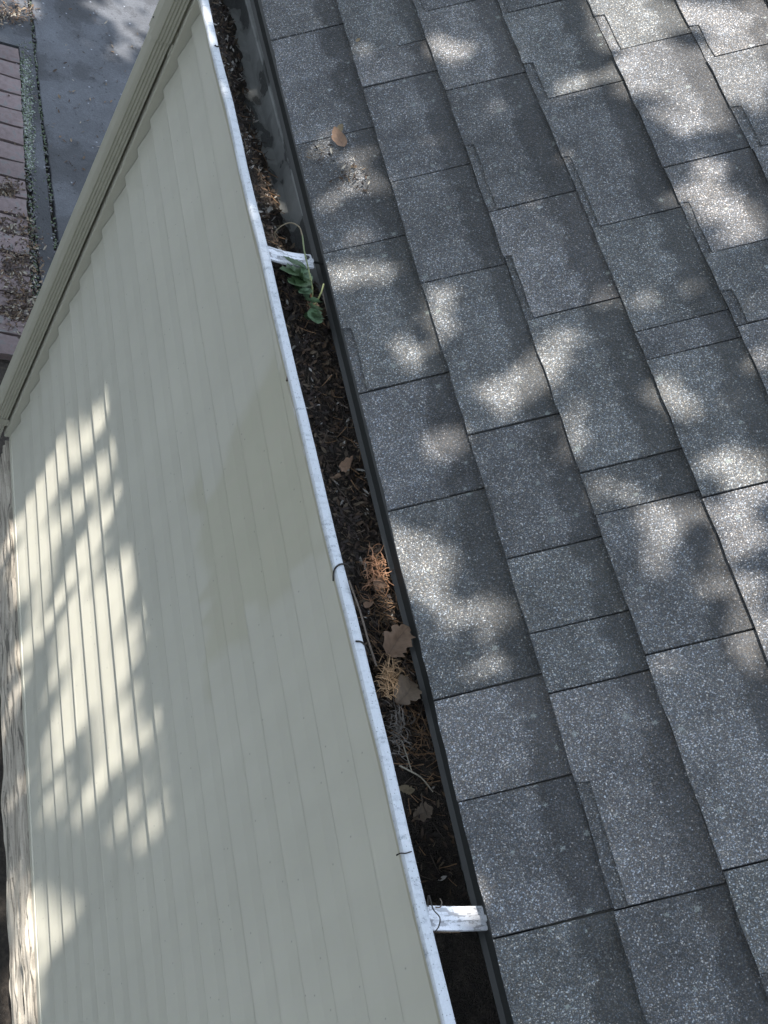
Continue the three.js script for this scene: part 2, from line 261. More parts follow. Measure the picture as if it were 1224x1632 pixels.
// ---------------------------------------------------------------- house wall with lap siding
const wall = thing('house_wall', 'cream lap siding wall below the gutter', 'wall');
wall.position.set(WX, WBOT, WZ); wall.rotation.y = -Math.atan(WYAW);
{
  const LAP = 0.11117, N = 22, len = 5.4, xs = span(0.004, len, 90);
  for (let k = 0; k < N; k++) {
    const y0 = k * LAP + 0.012, s = 200 + k;
    const prof = [[-0.024, y0 - 0.002]]; for (let i = 0; i <= 6; i++) { const t = -Math.PI / 2 * (1 - i / 6); prof.push([-0.009 + 0.009 * Math.cos(t), y0 + 0.0075 + 0.0095 * Math.sin(t)]); } prof.push([-0.0005, y0 + 0.0115], [-0.0014, y0 + 0.0165], [-0.0085, y0 + LAP * 0.5], [-0.0150, y0 + LAP * 0.97], [-0.018, y0 + LAP + 0.012]);
    const a = R(0.8, 1.3);
    const g = sweep(prof, xs, (x, i) => [(i < 1 ? 0 : 1) * a * (0.0022 * (vn(x * 1.7, k * 0.6, s) - 0.5) + 0.0016 * (vn(x * 5 + 3, k * 1.9 + i * 0.25, 7) - 0.5) * (i > 7 ? 1 : 0.4)), 0.0016 * (vn(x * 0.9, 1, s + 5) - 0.5)]);
    const uv = g.attributes.uv, gp = g.attributes.position; for (let i = 0; i < uv.count; i++) uv.setXY(i, gp.getX(i), gp.getY(i));
    mesh('siding_board', g, sidingM, wall);
  }
  mesh('sheathing', box(-0.08, len, -0.25, N * LAP + 0.12, -0.16, -0.024), fasciaM, wall);
  mesh('starter_strip', sweep([[-0.018, 0.012], [-0.003, 0.012], [0.001, 0.008], [0.001, -0.010], [-0.004, -0.014], [-0.018, -0.014]], span(0, len, 20)), trimM, wall);
  // outside corner post: nosing with rounded edges and a channel lip
  const cp = new THREE.Shape(); cp.moveTo(-0.09, -0.10); cp.lineTo(-0.09, 0.016); cp.quadraticCurveTo(-0.09, 0.021, -0.085, 0.021); cp.lineTo(-0.004, 0.021); cp.quadraticCurveTo(0.001, 0.021, 0.001, 0.016); cp.lineTo(0.001, -0.020); cp.lineTo(-0.004, -0.023); cp.lineTo(-0.06, -0.023); cp.lineTo(-0.06, -0.10); cp.closePath();
  const ge = new THREE.ExtrudeGeometry(cp, { depth: N * LAP + 0.1, bevelEnabled: false, curveSegments: 5 }); ge.rotateX(-Math.PI / 2); ge.scale(1, 1, -1); ge.translate(0, 0.0, 0);
  const idx = ge.index; ge.computeVertexNormals();
  mesh('corner_post', ge, trimM, wall);
  mesh('gable_wall', box(-0.075, -0.02, -0.25, 2.9, -7, -0.11), sidingM, wall);
}
// rough weathered timber under the siding
{
  const prof = [], n = 22; for (let i = 0; i <= n; i++) prof.push([0, -0.020 - 0.215 * i / n]);
  prof.unshift([-0.06, -0.018]); prof.push([-0.06, -0.238]);
  const xs = span(0.0, 5.4, 420);
  const g = sweep(prof, xs, (x, i) => { if (i === 0 || i === prof.length - 1) return [0, 0]; const v = i * 0.45, rg = fbm(x * 2.6 + 1.5 * vn(x * 6, v, 5), v * 1.7 + 0.5 * Math.sin(x * 2.2), 301, 0, 4), pl = vn(x * 18, v * 1.5, 303); return [0.006 + 0.034 * (rg - 0.5) + 0.006 * (pl - 0.5), 0.004 * (vn(x * 4, i, 305) - 0.5)]; });
  const m = mesh('timber_sill', g, woodM); m.position.set(WX, WBOT, WZ); m.rotation.y = -Math.atan(WYAW);
  tag(m, 'rough weathered timber running under the cream siding', 'timber');
}

// ---------------------------------------------------------------- downspout at the corner
{
  const ds = thing('downspout', 'cream fluted metal downspout standing on the house corner', 'downspout');
  ds.position.set(WX, GROUND, WZ); ds.rotation.y = -Math.atan(WYAW);
  const outline = (x0, x1, z0, z1, grow = 0) => {
    const pts = []; const face = (ax, ay, bx, by, fl) => { const m = fl * 2 + 1; for (let i = 0; i <= m; i++) { const t = 0.12 + 0.76 * i / m, nx = (by - ay), ny = -(bx - ax), l = Math.hypot(nx, ny), d = grow + (i % 2 ? -0.0028 : 0); pts.push([lerp(ax, bx, t) + nx / l * d, lerp(ay, by, t) + ny / l * d]); } };
    face(x1, z0, x1, z1, 4); face(x1, z1, x0, z1, 3); face(x0, z1, x0, z0, 4); face(x0, z0, x1, z0, 3); pts.push(pts[0]); return pts;
  };
  const pipe = (x0, x1, z0, z1, ya, yb, grow, taper = 0) => {
    const o = outline(x0, x1, z0, z1, grow), g = [], n = o.length, pos = [], uv = [], idx = []; const ys = span(ya, yb, 14);
    ys.forEach((y, a) => o.forEach(([x, z], i) => { const t = a / 14 * taper, b = 0.0015 * (vn(y * 4, i > n / 2 ? 3 : 1, 17) - 0.5); pos.push(lerp(x, (x0 + x1) / 2, t) + b, y, lerp(z, (z0 + z1) / 2, t) + b); uv.push(i / n * 0.27, y); }));
    for (let a = 0; a < ys.length - 1; a++) for (let i = 0; i < n - 1; i++) { const p = a * n + i; idx.push(p, p + 1, p + n, p + 1, p + n + 1, p + n); }
    const b = new THREE.BufferGeometry(); b.setAttribute('position', new THREE.Float32BufferAttribute(pos, 3)); b.setAttribute('uv', new THREE.Float32BufferAttribute(uv, 2)); b.setIndex(idx); const f = b.toNonIndexed(); f.computeVertexNormals(); return f;
  };
  const top = level(268, 30, 0); // joint seen at about 0.8 m below the eave
  const yj = 2.04;
  mesh('pipe', pipe(-0.085, -0.010, 0.024, 0.083, 0.04, yj, 0), spoutM, ds);
  const up = mesh('upper_pipe', pipe(-0.085, -0.010, 0.024, 0.083, yj - 0.02, yj + 0.48, 0.006), spoutM, ds);
  mesh('flange', (() => { const g = box(-0.092, -0.003, yj - 0.06, yj - 0.02, 0.0215, 0.0255); return g; })(), trimM, ds);
  for (const y of [0.35]) {
    const st = mesh('strap', mergeGeometries([box(-0.0895, -0.0065, y, y + 0.03, 0.086, 0.0875), box(-0.0075, -0.006, y, y + 0.03, 0.022, 0.0868), box(-0.0895, -0.088, y, y + 0.03, 0.022, 0.0868), box(-0.006, 0.0005, y, y + 0.03, 0.022, 0.0235)]), spoutM, ds);
  }
  const sc = new THREE.SphereGeometry(0.004, 8, 6); for (const dx of [-0.03]) { const m = mesh('screw', sc, darkMetal, up); m.position.set(dx - 0.03, yj + 0.012, 0.086); }
  // elbow back to the gutter outlet
  mesh('elbow', tube([new THREE.Vector3(-0.047, yj + 0.46, 0.054), new THREE.Vector3(-0.047, yj + 0.55, 0.07), new THREE.Vector3(-0.047, yj + 0.66, 0.24), new THREE.Vector3(-0.047, 2.74, 0.34)], 0.036, 0.036, 20, 10), spoutM, ds);
}

// ---------------------------------------------------------------- roof
const roof = thing('shingle_roof', 'dark grey asphalt shingle roof sloping up from the gutter', 'roof');
roof.rotation.x = PITCH;                                   // local x along the eave, y off the roof, -z up the slope
const EX = 0.143, CO = [[-0.0025, -0.002], [0.00224, 0.1478], [0.00473, 0.28813], [0.00357, 0.43293], [-0.0001, 0.57264], [-0.00626, 0.70456]];
const line = (k, u) => (CO[k] ? CO[k][0] * u + CO[k][1] : 0.70456 + 0.011 + EX * (k - 5)) + 0.004 * (vn(u * 2.3, k * 7.7, 401) - 0.5);
{
  const UA = -4.05, UB = 0.55, KN = 10;
  // joints read off the photograph: [x, y] where the joint meets the lower edge of its course
  const J = [
    [[433, 68], [478, 233], [518, 408], [573, 630], [620, 817], [694, 1118], [734, 1280], [811, 1492]],
    [[563, 93], [580, 143], [630, 292], [683, 453], [753, 695], [816, 892], [850, 1012], [880, 1107], [978, 1454]],
    [[661, 27], [713, 148], [781, 340], [841, 512], [931, 755], [953, 823], [1030, 1047], [1154, 1390]],
    [[803, 26], [863, 163], [946, 366], [1015, 531], [1030, 577], [1124, 795]],
    [[974, 86], [1060, 270], [1128, 407], [1175, 522]],
    [[1128, 96], [1201, 240]]];
  const poly = (pts, hgt, thick, what = 3) => {       // pts [[u, v]] -> slab with its own edges
    const c = pts.map(p => new THREE.Vector2(p[0], p[1])), tris = THREE.ShapeUtils.triangulateShape(c, []), pos = [], uv = [];
    const P = (i, dn) => [c[i].x, hgt(c[i].x, c[i].y) - dn, -c[i].y];
    const put = (i, dn) => { pos.push(...P(i, dn)); uv.push(c[i].x, c[i].y); };
    if (what & 1) for (const t of tris) { put(t[0], 0); put(t[1], 0); put(t[2], 0); }
    if (what & 2) for (let i = 0; i < c.length; i++) { const j = (i + 1) % c.length; put(i, 0); put(i, thick); put(j, 0); put(j, 0); put(i, thick); put(j, thick); }
    const g = new THREE.BufferGeometry(); g.setAttribute('position', new THREE.Float32BufferAttribute(pos, 3)); g.setAttribute('uv', new THREE.Float32BufferAttribute(uv, 2)); g.computeVertexNormals(); return g;
  };
  const reUV = (g, ou, v0, row) => { const a = g.attributes.uv; for (let i = 0; i < a.count; i++) a.setXY(i, a.getX(i) + ou, a.getY(i) - v0 + row * ROWV + 0.004); return g; };
  for (let k = 0; k < KN; k++) {
    let js = (J[k] || []).map(q => roofUV(...q)[0]).sort((a, b) => a - b);
    if (!js.length) js = [-2 + R(-0.2, 0.2)];
    while (js[0] > UA) js.unshift(js[0] - R(0.15, 0.29));
    while (js[js.length - 1] < UB) js.push(js[js.length - 1] + R(0.15, 0.29));
    let prev = -1;
    for (let t = 0; t < js.length - 1; t++) {
      const u0 = js[t] + 0.0016, u1 = js[t + 1] - 0.0016, w = u1 - u0, v0 = line(k, (u0 + u1) / 2), v1 = line(k + 1, (u0 + u1) / 2);
      const lift = 0.0105 + R(-0.0008, 0.0022), twist = R(-0.0012, 0.0012);
      const hgt = (u, v) => lerp(lift + twist * (u - u0) / w, 0.0032, clamp((v - v0) / (v1 + 0.03 - v0))) + 0.0012 * (vn(u * 14, v * 14, 411) - 0.5);
      const ns = w * R(0.38, 0.62), nd = R(0.012, 0.018), notch = w > 0.1 && rnd() < 0.4;   // step in the lower edge of the top layer, towards the joint at u1
      const low = [], n = Math.max(3, Math.round(w / 0.035)), us = span(u0, u1, n);
      const jag = () => 0.0026 * (rnd() - 0.5);
      for (const u of us) { if (notch && u > u0 + ns) break; low.push([u, line(k, u) + jag()]); }
      if (notch) { const uc = u0 + ns; low.push([uc, line(k, uc) + jag()], [uc + 0.003, line(k, uc) + nd]); for (const u of us) if (u > uc + 0.012) low.push([u, line(k, u) + nd + jag()]); }
      const up = [], vu = u => line(k + 1, u) + 0.03;
      for (const q of [0, 0.5, 1]) up.push([lerp(u1, u0, q) + (q === 1 || q === 0 ? jag() * 0.5 : 0), vu(lerp(u1, u0, q))]);
      const ou = R(0, GM), row = Math.floor(rnd() * 4);
      let mi = Math.floor(rnd() * SHM.length); if (mi === prev) mi = (mi + 1) % SHM.length; prev = mi;
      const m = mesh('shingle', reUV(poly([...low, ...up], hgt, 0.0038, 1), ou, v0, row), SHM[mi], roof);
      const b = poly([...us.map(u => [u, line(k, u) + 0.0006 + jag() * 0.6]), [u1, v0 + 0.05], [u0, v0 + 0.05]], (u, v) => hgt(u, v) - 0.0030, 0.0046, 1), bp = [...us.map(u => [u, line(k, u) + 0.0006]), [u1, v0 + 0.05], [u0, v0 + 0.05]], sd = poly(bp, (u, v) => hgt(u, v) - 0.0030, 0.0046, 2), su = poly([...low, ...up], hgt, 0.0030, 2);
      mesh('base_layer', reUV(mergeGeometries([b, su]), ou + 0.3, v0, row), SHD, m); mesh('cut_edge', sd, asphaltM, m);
    }
  }
  const VT = 4.6, vb = 0.004;
  mesh('roof_deck', box(UA, UB + 3, -0.02, -0.0015, -VT, -vb - 0.012), fasciaM, roof);
  mesh('upper_roof', (() => { const g = box(UA, UB + 3, -0.001, 0.004, -VT, -line(KN, -2) - 0.0); return g; })(), SHM[0], roof);
  mesh('side_roof', box(UB + 0.2, UB + 3, -0.001, 0.006, -line(KN, -2), -0.004), SHM[1], roof);
  const eave = new THREE.Group();   // parts kept level: undo the roof's tilt
  const flat = o => { o.rotation.x = -PITCH; return o; };
  flat(mesh('drip_edge', sweep([[-0.10, 0.052], [-0.016, -0.010], [-0.0105, -0.016], [-0.0105, -0.030], [-0.006, -0.036], [-0.0075, -0.037], [-0.0125, -0.031]], span(UA, UB + 3, 30), (x, i) => [0.003 * (vn(x * 3, 2, 421) - 0.5), 0.002 * (vn(x * 2, 5, 422) - 0.5)]), darkMetal, roof));
  flat(mesh('fascia_board', box(UA, UB + 3, -0.19, -0.02, -0.075, -0.048), fasciaM, roof));
  flat(mesh('soffit', box(UA, UB + 3, -0.20, -0.192, -0.48, -0.05), trimM, roof));
}

// ---------------------------------------------------------------- gutter
const LA = level(319, 0, -0.015), LB = level(705, 1632, -0.015);
const GYAW = Math.atan2(-(LB.z - LA.z), LB.x - LA.x);
const gutter = thing('gutter', 'metal eaves gutter with pale worn lip, clogged with leaf litter', 'gutter');
gutter.position.set(0, -0.015, LB.z + (LB.z - LA.z) / (LB.x - LA.x) * (0 - LB.x)); gutter.rotation.y = GYAW;
const GX0 = -3.95, GX1 = 1.2;
const wob = x => 0.004 * (vn(x * 1.3, 1, 431) - 0.5) + 0.0030 * (vn(x * 5.5, 2, 432) - 0.5);
const gl = (px, py, h = 0) => { const p = level(px, py, -0.015 + h); return gutter.worldToLocal(p); };
gutter.updateMatrixWorld(true);
{
  const xs = span(GX0, GX1, 150);
  mesh('trough', sweep([[-0.0165, 0.000], [-0.020, -0.010], [-0.024, -0.035], [-0.034, -0.047], [-0.048, -0.060], [-0.053, -0.086], [-0.136, -0.088], [-0.137, -0.06], [-0.1365, -0.052], [-0.1345, -0.050], [-0.1365, -0.047], [-0.137, 0.012]], xs, (x, i) => [i < 7 ? wob(x) : 0, 0]), troughM, gutter);
  mesh('front_face', sweep([[-0.001, -0.003], [-0.0022, -0.008], [-0.0035, -0.014], [-0.0105, -0.017], [-0.0125, -0.024], [-0.017, -0.036], [-0.028, -0.046], [-0.043, -0.058], [-0.050, -0.070], [-0.0505, -0.0885], [-0.130, -0.0905]], xs, x => [wob(x), 0]), gutterFaceM, gutter);
  mesh('lip', sweep([[-0.0005, -0.0055], [0.0, -0.001], [-0.0012, 0.0018], [-0.006, 0.0030], [-0.0115, 0.0032], [-0.0150, 0.0022], [-0.0165, -0.001], [-0.0162, -0.006]], xs, (x, i) => [wob(x) + 0.0008 * (vn(x * 30, i, 433) - 0.5), 0.0008 * (vn(x * 22, i * 0.5, 434) - 0.5)]), lipM, gutter);
  // end caps
  const cap = new THREE.Shape([[-0.001, 0], [-0.004, -0.014], [-0.017, -0.036], [-0.05, -0.07], [-0.0505, -0.089], [-0.136, -0.089], [-0.137, 0.012]].map(p => new THREE.Vector2(p[0], p[1])));
  for (const x of [GX0, GX1]) { const g = new THREE.ExtrudeGeometry(cap, { depth: 0.002, bevelEnabled: false }); g.rotateY(-Math.PI / 2); g.scale(1, 1, 1); const m = mesh('end_cap', g, gutterFaceM, gutter); m.position.x = x; }
  // hidden hangers: formed strip from lip to back with a raised rib
  const hang = (x, back = -0.1345) => {
    const w = 0.0155, across = [[-w, -0.002], [-w, 0.0015], [-w * 0.8, 0.0022], [-w * 0.42, 0.0018], [-w * 0.28, 0.0052], [w * 0.1, 0.0055], [w * 0.25, 0.002], [w * 0.8, 0.0022], [w, 0.0015], [w, -0.002]];
    const g = sweep(across, span(back, -0.015, 10), (t, i) => [0, -0.004 - 0.004 * Math.sin((t + 0.015) / (back + 0.015) * Math.PI)]);
    g.rotateY(-Math.PI / 2);      // sweep axis x -> z
    const m = mesh('hanger', g, hangerM, gutter); m.position.x = x;
    const sc = mesh('screw', new THREE.CylinderGeometry(0.004, 0.004, 0.003, 6), darkMetal, m); sc.position.set(0, 0.003, back + 0.012); if (back > -0.13) { const sp = mesh('spike', new THREE.CylinderGeometry(0.0022, 0.0022, -0.1375 - back < 0 ? 0.1375 + back : 0.01, 6), darkMetal, m); sp.rotation.x = Math.PI / 2; sp.position.set(0, -0.004, (back - 0.1375) / 2); }
    return m;
  };
  hang(gl(455, 405).x, -0.098); hang(gl(727, 1460).x); hang(gl(455, 405).x - 0.95); hang(gl(727, 1460).x + 0.9);
}

// litter bed in the gutter
const bedTop = (x, z) => {        // local gutter coordinates
  const far = 1 - step(-2.0, -1.78, x), near = step(-0.92, -0.78, x), t = clamp((z + 0.137) / 0.115);
  let h = lerp(-0.048, lerp(-0.106, -0.044, clamp(t * 1.2)), far); h = lerp(h, -0.080, near);
  const n = fbm(x * 22, z * 22, 441, 0, 4) - 0.5, n2 = fbm(x * 7, z * 9, 443, 0, 3) - 0.5;
  return h + lerp(0.022, 0.004, near) * n + lerp(0.018, 0.002, near) * n2;
};
{
  const nx = 420, nz = 18, pos = [], uv = [], idx = [];
  for (let i = 0; i <= nx; i++) for (let j = 0; j <= nz; j++) { const x = lerp(-3.93, 1.18, i / nx), z = lerp(-0.1355, lerp(-0.040, -0.0555, step(-1.0, -0.8, x)), j / nz); pos.push(x, Math.max(bedTop(x, z), x < -1.7 ? -0.093 : -0.0865), z); uv.push(x, z); }
  for (let i = 0; i < nx; i++) for (let j = 0; j < nz; j++) { const p = i * (nz + 1) + j; idx.push(p, p + 1, p + nz + 1, p + 1, p + nz + 2, p + nz + 1); }
  const g = new THREE.BufferGeometry(); g.setAttribute('position', new THREE.Float32BufferAttribute(pos, 3)); g.setAttribute('uv', new THREE.Float32BufferAttribute(uv, 2)); g.setIndex(idx); g.computeVertexNormals();
  const bed = mesh('gutter_silt', g, soilM); bed.position.copy(gutter.position); bed.rotation.copy(gutter.rotation); bed.userData.kind = 'stuff'; tag(bed, 'dark wet silt lying along the gutter trough', 'silt');
  const inG = (x, z, lift) => gutter.localToWorld(new THREE.Vector3(x, Math.max(bedTop(x, z), -0.085) + lift, z));
  const bits = scatter('gutter_litter', bitGeo, 6500, () => {
    let x; do { x = R(-2.75, -0.72); } while ((x > -0.95 && rnd() < 0.75) || (x < -1.9 && rnd() < 0.45)); const z = x < -1.95 ? -0.042 - 0.068 * Math.pow(rnd(), 1.35) : R(-0.132, x > -0.95 ? -0.062 : -0.044); const pale = rnd() < (x < -1.9 ? 0.11 : 0.03);
    return { p: inG(x, z, R(-0.001, 0.007)), s: R(0.004, 0.016), w: R(0.35, 0.9), c: pale ? rgb(0.34, 0.32, 0.29) : brown(0.65), tilt: 0.7 };
  });
  tag(bits, 'broken brown leaf crumbs filling the gutter', 'leaf litter');
  const nd = scatter('pine_needles', needleGeo, 620, () => {
    const cx = rnd() < 0.7 ? gl(R(575, 640), R(880, 1200)).x + R(-0.03, 0.03) : R(-2.3, -0.75), z = R(-0.118, -0.058), t = R(0.7, 1.3);
    return { p: inG(cx, z, R(0.002, 0.014)), s: R(0.012, 0.03), t: 1.2, w: 0.9, c: rnd() < 0.5 ? rgb(0.22 * t, 0.13 * t, 0.07 * t) : rgb(0.08 * t, 0.06 * t, 0.045 * t), tilt: 0.35 };
  });
  tag(nd, 'rusty brown needles matted over the gutter litter', 'pine needles');
}

// ---------------------------------------------------------------- single leaves, twigs and the weed
const faceUp = (o, p, yaw, pitch = 0, roll = 0) => { o.position.copy(p); o.rotation.set(pitch, yaw, roll, 'YXZ'); return o; };
function dryLeaf(name, label, px, py, h, len, wid, yaw, mi, curl, pitch = 0, roll = 0, s = 1) {
  const lgm = leafGeo(len, wid, curl + 0.28, 0.42, 16, 8, 0.6, s); { const p = lgm.attributes.position; for (let i = 0; i < p.count; i++) p.setY(i, p.getY(i) + 0.22 * wid * (fbm(p.getX(i) / wid * 2.2, p.getZ(i) / wid * 2.2, s + 50, 0, 3) - 0.5)); lgm.computeVertexNormals(); } lgm.translate(-len * 0.45, 0, 0); const o = mesh(name, lgm, dryLeafM[mi]); faceUp(o, level(px, py, h - 0.004), yaw, pitch, roll); tag(o, label, 'leaf'); return o;
}
dryLeaf('dry_leaf', 'broad flat grey brown leaf lying across the gutter litter', 627, 1027, -0.036, 0.054, 0.042, 2.6, 0, 0.12, 0.1, 0.1, 11);
dryLeaf('dry_leaf', 'curled dark olive leaf beside the rusty needle tuft in the gutter', 652, 1108, -0.036, 0.052, 0.040, 2.0, 2, 0.5, -0.25, 0.2, 12);
dryLeaf('dry_leaf', 'small pale narrow leaf on the dark lower end of the litter', 651, 1264, -0.058, 0.034, 0.012, 0.9, 3, 0.3, 0.3, 0.1, 13);
dryLeaf('dry_leaf', 'crumpled reddish leaf in the shaded middle of the gutter', 556, 748, -0.040, 0.036, 0.026, 1.2, 1, 0.45, 0.2, 0.2, 14);
dryLeaf('dry_leaf', 'dull brown leaf half buried beside the crumpled reddish leaf', 536, 768, -0.044, 0.026, 0.018, 0.2, 0, 0.4, 0.3, 0.1, 15);
dryLeaf('dry_leaf', 'bright orange brown leaf fragment in the needle mat', 603, 930, -0.036, 0.022, 0.016, 2.4, 1, 0.4, 0.2, 0.2, 16);
dryLeaf('dry_leaf', 'sunlit rust leaf scrap among loose needles in the gutter', 588, 968, -0.040, 0.022, 0.013, 0.8, 1, 0.3, 0.2, 0.1, 17);
dryLeaf('dry_leaf', 'faint grey leaf sunk in the silt before the lower hanger', 672, 1298, -0.072, 0.032, 0.022, 1.9, 2, 0.2, 0.1, 0.1, 18);
// leaf and crumbs lying on the shingles
{
  const onRoof = (px, py, n) => { const [u, v] = roofUV(px, py); return roof.localToWorld(new THREE.Vector3(u, n, -v)); };
  roof.updateMatrixWorld(true);
  const rl = (label, px, py, n, len, wid, yaw, mi, s) => { const o = mesh('dry_leaf', leafGeo(len, wid, 0.3, 0.2, 10, 4, 0.3, s), dryLeafM[mi]); o.position.copy(onRoof(px, py, n)); o.quaternion.setFromEuler(new THREE.Euler(PITCH, 0, 0)).multiply(new THREE.Quaternion().setFromEuler(new THREE.Euler(0.25, yaw, 0.05, 'YXZ'))); return tag(o, label, 'leaf'); };
  rl('upright orange brown leaf resting on the lowest shingle course', 550, 238, 0.012, 0.042, 0.026, 3.5, 1, 21);
  rl('tiny pale tan leaf beside the orange leaf on the shingles', 538, 214, 0.011, 0.018, 0.013, 2.2, 3, 22);
  rl('tiny white petal on the second shingle course', 567, 69, 0.011, 0.013, 0.007, 1.4, 3, 23);
  const im = scatter('roof_crumbs', bitGeo, 120, k => { const a = k < 85; const p = onRoof((a ? 562 : 510) + gauss() * (a ? 17 : 14), (a ? 285 : 245) + gauss() * (a ? 12 : 9), 0.010 + R(0, 0.004)); return { p, s: R(0.004, 0.013), w: R(0.3, 0.8), c: rnd() < 0.08 ? rgb(0.3, 0.28, 0.24) : brown(0.6), tilt: 0.9 }; });
  tag(im, 'dark leaf crumbs heaped on the lowest shingles near the orange leaf', 'leaf litter');
}
const V = (px, py, h) => level(px, py, h);
function twig(name, label, pts, r0, r1, mat, cat = 'twig') { const o = mesh(name, tube(pts, r0, r1, 20, 5), mat); return tag(o, label, cat); }
twig('twig', 'long thin brown stem lying along the inside of the gutter lip', [V(556, 925, -0.006), V(574, 975, -0.010), V(588, 1025, -0.014), V(600, 1062, -0.026)], 0.0013, 0.0016, twigM);
twig('twig', 'thin curved dark stem hooked over the lip beside the rusty needles', [V(531, 926, -0.024), V(532, 910, -0.014), V(539, 901, -0.0105), V(551, 899, -0.011), V(558, 906, -0.02)], 0.0012, 0.0016, darkTwigM);
twig('twig', 'short dark stem lying over the lip by the broad flat leaf', [V(567, 1022, -0.0105), V(576, 1023, -0.0105), V(582, 1030, -0.014), V(588, 1040, -0.03)], 0.0013, 0.0017, darkTwigM);
twig('twig', 'pale bent straw lying on the dark lower litter', [V(636, 1220, -0.045), V(652, 1228, -0.046), V(672, 1240, -0.050), V(690, 1262, -0.058)], 0.0014, 0.0008, paleTwigM);
twig('twig', 'upright pale straw crossing the bent straw', [V(640, 1180, -0.044), V(650, 1210, -0.045), V(657, 1232, -0.05)], 0.0010, 0.0008, paleTwigM);
twig('twig', 'fine wire like tendril looped over the lower hanger', [V(682, 1445, -0.012), V(683, 1425, -0.004), V(687, 1438, -0.006), V(691, 1450, -0.010), V(701, 1462, -0.010), V(699, 1477, -0.010), V(694, 1484, -0.012)], 0.0010, 0.0008, darkTwigM, 'tendril');
twig('twig', 'small brown hook of stem on the upper edge of the lower hanger', [V(694, 1446, -0.006), V(701, 1446, -0.004), V(704, 1438, -0.002), V(701, 1432, -0.002)], 0.0010, 0.0007, twigM);
twig('twig', 'tiny dark fleck stuck to the lip short of the lower hanger', [V(632, 1363, -0.018), V(638, 1360, -0.0105), V(646, 1360, -0.0105), V(656, 1357, -0.012)], 0.0011, 0.0008, darkTwigM);
twig('twig', 'tiny black curl stuck to the lip near the house corner', [V(342, 72, -0.0105), V(346, 74, -0.0105), V(351, 73, -0.012)], 0.0016, 0.001, darkTwigM);
twig('twig', 'brown flake hanging on the gutter front opposite the mulch', [V(457, 607, -0.024), V(459, 599, -0.022), V(461, 595, -0.018)], 0.002, 0.0014, twigM, 'flake');
for (const [label, px, py, n, sp, col] of [['tan tuft of curled dry strips beside the broad flat leaf', 622, 1082, 130, 11, [0.34, 0.22, 0.12]], ['rusty tuft of curled bark strips in the sunlit needle mat', 600, 915, 110, 14, [0.30, 0.16, 0.09]], ['grey tangle of dead rootlets below the tan tuft', 632, 1165, 70, 13, [0.12, 0.105, 0.09]]]) {
  const gs = []; for (let k = 0; k < n; k++) { const c = V(px + gauss() * sp * 0.6, py + gauss() * sp * 1.3, -0.046 + R(0, 0.012)), a = R(0, 6.28), l = R(0.005, 0.014), b = R(-0.4, 0.4) * l; gs.push(tube([c, c.clone().add(new THREE.Vector3(Math.cos(a) * l, R(0, 0.006), Math.sin(a) * l)), c.clone().add(new THREE.Vector3(Math.cos(a) * l * 1.6 - Math.sin(a) * b, R(-0.004, 0.006), Math.sin(a) * l * 1.6 + Math.cos(a) * b))], R(0.0004, 0.0012), 0.0004, 6, 4)); }
  const o = mesh('dry_tuft', mergeGeometries(gs), STD({ color: rgb(...col), roughness: 0.7 })); o.userData.kind = 'stuff'; tag(o, label, 'dry tuft');
}
